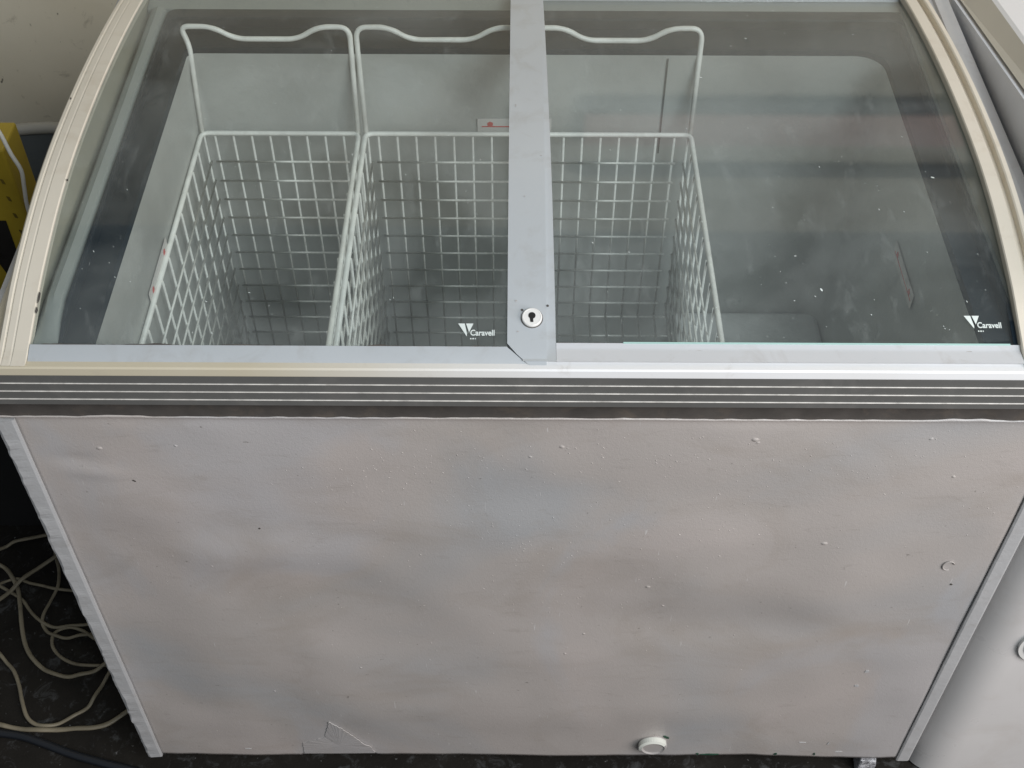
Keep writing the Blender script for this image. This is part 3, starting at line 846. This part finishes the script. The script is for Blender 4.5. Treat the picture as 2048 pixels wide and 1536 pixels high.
# lid
bm = bmesh.new()
def ztop(y): return .8350-.143*(y-.48)
L0 = [(x0+.001, -.012), (1.10, -.012), (1.10, .66), (x0+.001, .66)]
lo = [bm.verts.new((x, y, zseam(y)+.0022)) for x, y in L0]
hi = [bm.verts.new((x+(.016 if x < .6 else 0), y, ztop(y))) for x, y in L0]
tp = [bm.verts.new((x+(.020 if x < .6 else 0), y, ztop(y)+.0025)) for x, y in L0]
bm.faces.new(lo[::-1]); bm.faces.new(tp)
for A, B in ((lo, hi), (hi, tp)):
    for i in range(4): bm.faces.new((A[i], A[(i+1) % 4], B[(i+1) % 4], B[i]))
bmesh.ops.recalc_face_normals(bm, faces=bm.faces)
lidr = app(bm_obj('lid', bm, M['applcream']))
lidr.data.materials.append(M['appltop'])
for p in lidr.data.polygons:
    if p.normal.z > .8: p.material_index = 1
# recessed pull on the front
def xz_disc(name, cx, cz, rx, rz, y0, y1, mat):
    pts = [(cx+rx*math.cos(2*PI*k/36), cz+rz*math.sin(2*PI*k/36)) for k in range(36)]
    return app(prism(name, pts, 'y', y0, y1, mat))
xz_disc('pull_rim', .586, .338, .031, .036, -.010, -.002, M['white'])
xz_disc('pull_cup', .588, .341, .027, .031, -.0115, -.003, M['gasket'])
xz_disc('pull_plate', .590, .344, .0225, .0265, -.0135, -.004, M['steel'])
# small dark badge at the far top corner
app(box('hinge_cover', .552, .66, .588, .602, ztop(.595)+.004, ztop(.595)+.012, M['trim'], None, bev=.002))

# ------------------------------------------------------------------ floor clutter at the left
def cam_ray(u, v): return (fwd+(u-1024)/F*r2-(v-768)/F*u2)
def on_plane(u, v, axis, val):
    d = cam_ray(u, v); return CAM+d*((val-CAM[axis])/d[axis])
# (cord paths were surveyed on the floor plane; heights are added where strands cross)
def cordpts(px, h=.005, k=3.838, oy=1080):
    out = []
    for i, (a, b) in enumerate(px):
        p = on_plane(a/k, oy+b/k, 2, 0); p.z = h+.004*math.sin(i*1.7)**2; out.append(p)
    return out
strands = [
    ([(-60, 230), (0, 225), (50, 240), (100, 300), (150, 400), (170, 520), (185, 700), (210, 830), (260, 930), (340, 1010), (420, 1055), (530, 1075), (640, 1065), (740, 1030), (840, 970), (960, 880)], .0042, .009, .62),
    ([(-80, 590), (0, 530), (100, 440), (200, 350), (320, 260), (440, 185), (520, 130)], .0046, .015, .6),
    ([(-60, 420), (0, 375), (60, 335), (150, 325), (240, 350), (340, 375), (430, 395), (570, 410), (700, 420)], .0033, .006, .7),
    ([(-60, 330), (0, 370), (80, 410), (180, 480), (240, 560), (300, 625), (370, 670), (440, 690), (540, 680), (680, 665), (800, 650)], .0033, .005, .7),
    ([(430, 60), (440, 150), (460, 250), (455, 380), (400, 480), (350, 580), (335, 650), (370, 720), (440, 755), (520, 770), (620, 755), (710, 735), (820, 700)], .0034, .005, .7),
    ([(860, 850), (720, 770), (650, 715), (560, 695), (470, 705), (420, 750), (410, 820), (440, 880), (500, 935), (580, 965), (680, 985), (840, 975), (960, 960)], .0033, .005, .7),
    ([(-60, 830), (0, 885), (60, 955), (120, 1030), (155, 1130), (180, 1250), (215, 1370), (280, 1430), (370, 1445), (460, 1425), (580, 1370), (680, 1300), (740, 1220), (790, 1130), (850, 1040), (900, 960)], .0036, .005, .65),
    ([(-100, 1425), (0, 1440), (150, 1465), (300, 1480), (450, 1475), (600, 1468), (730, 1460), (850, 1425), (1000, 1330), (1100, 1260)], .0046, .006, .6),
    ([(-60, 130), (0, 105), (60, 68), (130, 38), (250, 5), (400, -20)], .0040, .006, .7)]
V = []; Fc = []
for px, r, h, flat in strands:
    r *= .78
    v, f = tube_data(catmull(cordpts(px, h), 7), r, 8, flat, .1)
    b = len(V); V += v; Fc += [tuple(i+b for i in q) for q in f]
tag(mesh_obj('tangled_cord', V, Fc, M['cord'], smooth=True), 'long beige flat cord lying in loose loops on the dark floor left of the freezer', 'cord')
tag(tube('orange_cord', catmull([on_plane(-20, 955, 2, .03), on_plane(0, 963, 2, .03), on_plane(28, 978, 2, .025), on_plane(60, 997, 2, .02), on_plane(110, 1022, 2, .012)], 6), .0042, M['orange']),
    'short stretch of orange brown cord behind the left corner of the freezer', 'cord')
tag(tube('black_cable', catmull([on_plane(u, v, 2, .006) for u, v in ((-30, 1462), (0, 1466), (46, 1473), (93, 1489), (149, 1510), (210, 1527), (262, 1540), (330, 1560))], 6), .0060, M['blackcord']),
    'thick black cable crossing the floor at the bottom left', 'cable')
wedge_bm = bmesh.new(); add_box(wedge_bm, .438, .459, -.004, .016, .0, .036, bev=.002)
bmesh.ops.subdivide_edges(wedge_bm, edges=wedge_bm.edges[:], cuts=2)
for v in wedge_bm.verts: v.co += Vector((noise.noise(v.co*150), noise.noise(v.co*150+Vector((5, 5, 5))), 0))*.0022
tag(bm_obj('packing_wedge', wedge_bm, M['foil']), 'crumpled silvery white wedge packed under the right front corner of the freezer', 'wedge')

# tub against the wall
tb = thing('tub', 'blue grey tub with a cream rim standing by the wall behind the freezer', 'tub', (-.815, .765, 0))
prof_t = [(.180, .0), (.222, .02), (.250, .29), (.245, .29), (.218, .03), (.0, .03)]
bm = bmesh.new(); rings = []
for r, z in prof_t:
    if r == 0: break
    rings.append([bm.verts.new((r*math.cos(2*PI*k/48), r*math.sin(2*PI*k/48), z)) for k in range(48)])
for A, B in zip(rings, rings[1:]):
    for k in range(48): bm.faces.new((A[k], A[(k+1) % 48], B[(k+1) % 48], B[k]))
bm.faces.new(rings[-1]); bm.faces.new(rings[0][::-1])
bmesh.ops.recalc_face_normals(bm, faces=bm.faces)
bm_obj('tub_wall', bm, M['tub'], tb, smooth=True)
rim = [Vector((.2475*math.cos(2*PI*k/60), .2475*math.sin(2*PI*k/60), .299)) for k in range(61)]
tube('tub_rim', rim, .0105, M['tubrim'], tb, sides=10, jitter=.06)

# yellow carton
YK = .42
P0 = on_plane(6, 300, 1, YK)
xr_, zt_ = P0.x, P0.z
yc = thing('yellow_carton', 'yellow printed carton with dark dots and a black emblem standing left of the freezer', 'carton', (xr_-.12, YK+.02, .331))
def yk(o): return reparent_local(o, yc)
yk(box('carton_body', xr_-.26, xr_, YK, YK+.055, 0.331, zt_, M['yellow'], None, bev=.003))
vs = []; polys = []
for i in range(13):
    for j in range(4):
        x = xr_-.014-.036*j; z = zt_-.020-.026*i-(.013 if j % 2 else 0)
        polys.append([(x-.0022, z+.004), (x+.0012, z+.0028), (x+.0024, z-.004), (x-.0010, z-.0028)])
me0 = None
for pts in polys:
    cx_ = sum(p[0] for p in pts)/4; cz_ = sum(p[1] for p in pts)/4
    if me0 is None:
        o = prism('printed_dot', [(p[0]-cx_, p[1]-cz_) for p in pts], 'y', -.0004, .0004, M['dot']); me0 = o.data
    else:
        o = bpy.data.objects.new('printed_dot', me0); C.objects.link(o)
    o.location = (cx_, YK-.0002, cz_); yk(o)
q = [on_plane(u, v, 1, YK) for u, v in ((-60, 500), (-30, 440), (0, 441), (12, 441), (37, 510), (15, 548), (0, 528), (-30, 600))]
yk(prism('black_emblem', [(p.x, p.z) for p in q], 'y', YK-.0006, YK+.0010, M['blackprint']))
ck = thing('black_crate', 'black plastic crate under the yellow carton, deep in shadow', 'crate', (xr_-.14, .45, 0))
for a in ((xr_-.28, xr_+.012, .395, .405, .0, .33), (xr_-.28, xr_+.012, .495, .505, .0, .33), (xr_-.28, xr_-.27, .4052, .4948, .0, .33), (xr_+.002, xr_+.012, .4052, .4948, .0, .33)):
    reparent_local(box('crate_side', *a, M['black'], None, bev=.002), ck)
reparent_local(box('crate_top', xr_-.269, xr_+.001, .4053, .4947, .32, .3298, M['black'], None), ck)

# white cable hanging by the arch
tag(tube('white_cable', catmull([on_plane(u, v, 1, .36) for u, v in ((-40, 215), (-15, 245), (2, 270), (22, 308), (42, 340), (48, 372), (53, 405), (60, 430), (75, 470), (95, 520))], 6), .0024, M['whitecord']),
    'thin white cable hanging down beside the cream left arch', 'cable')
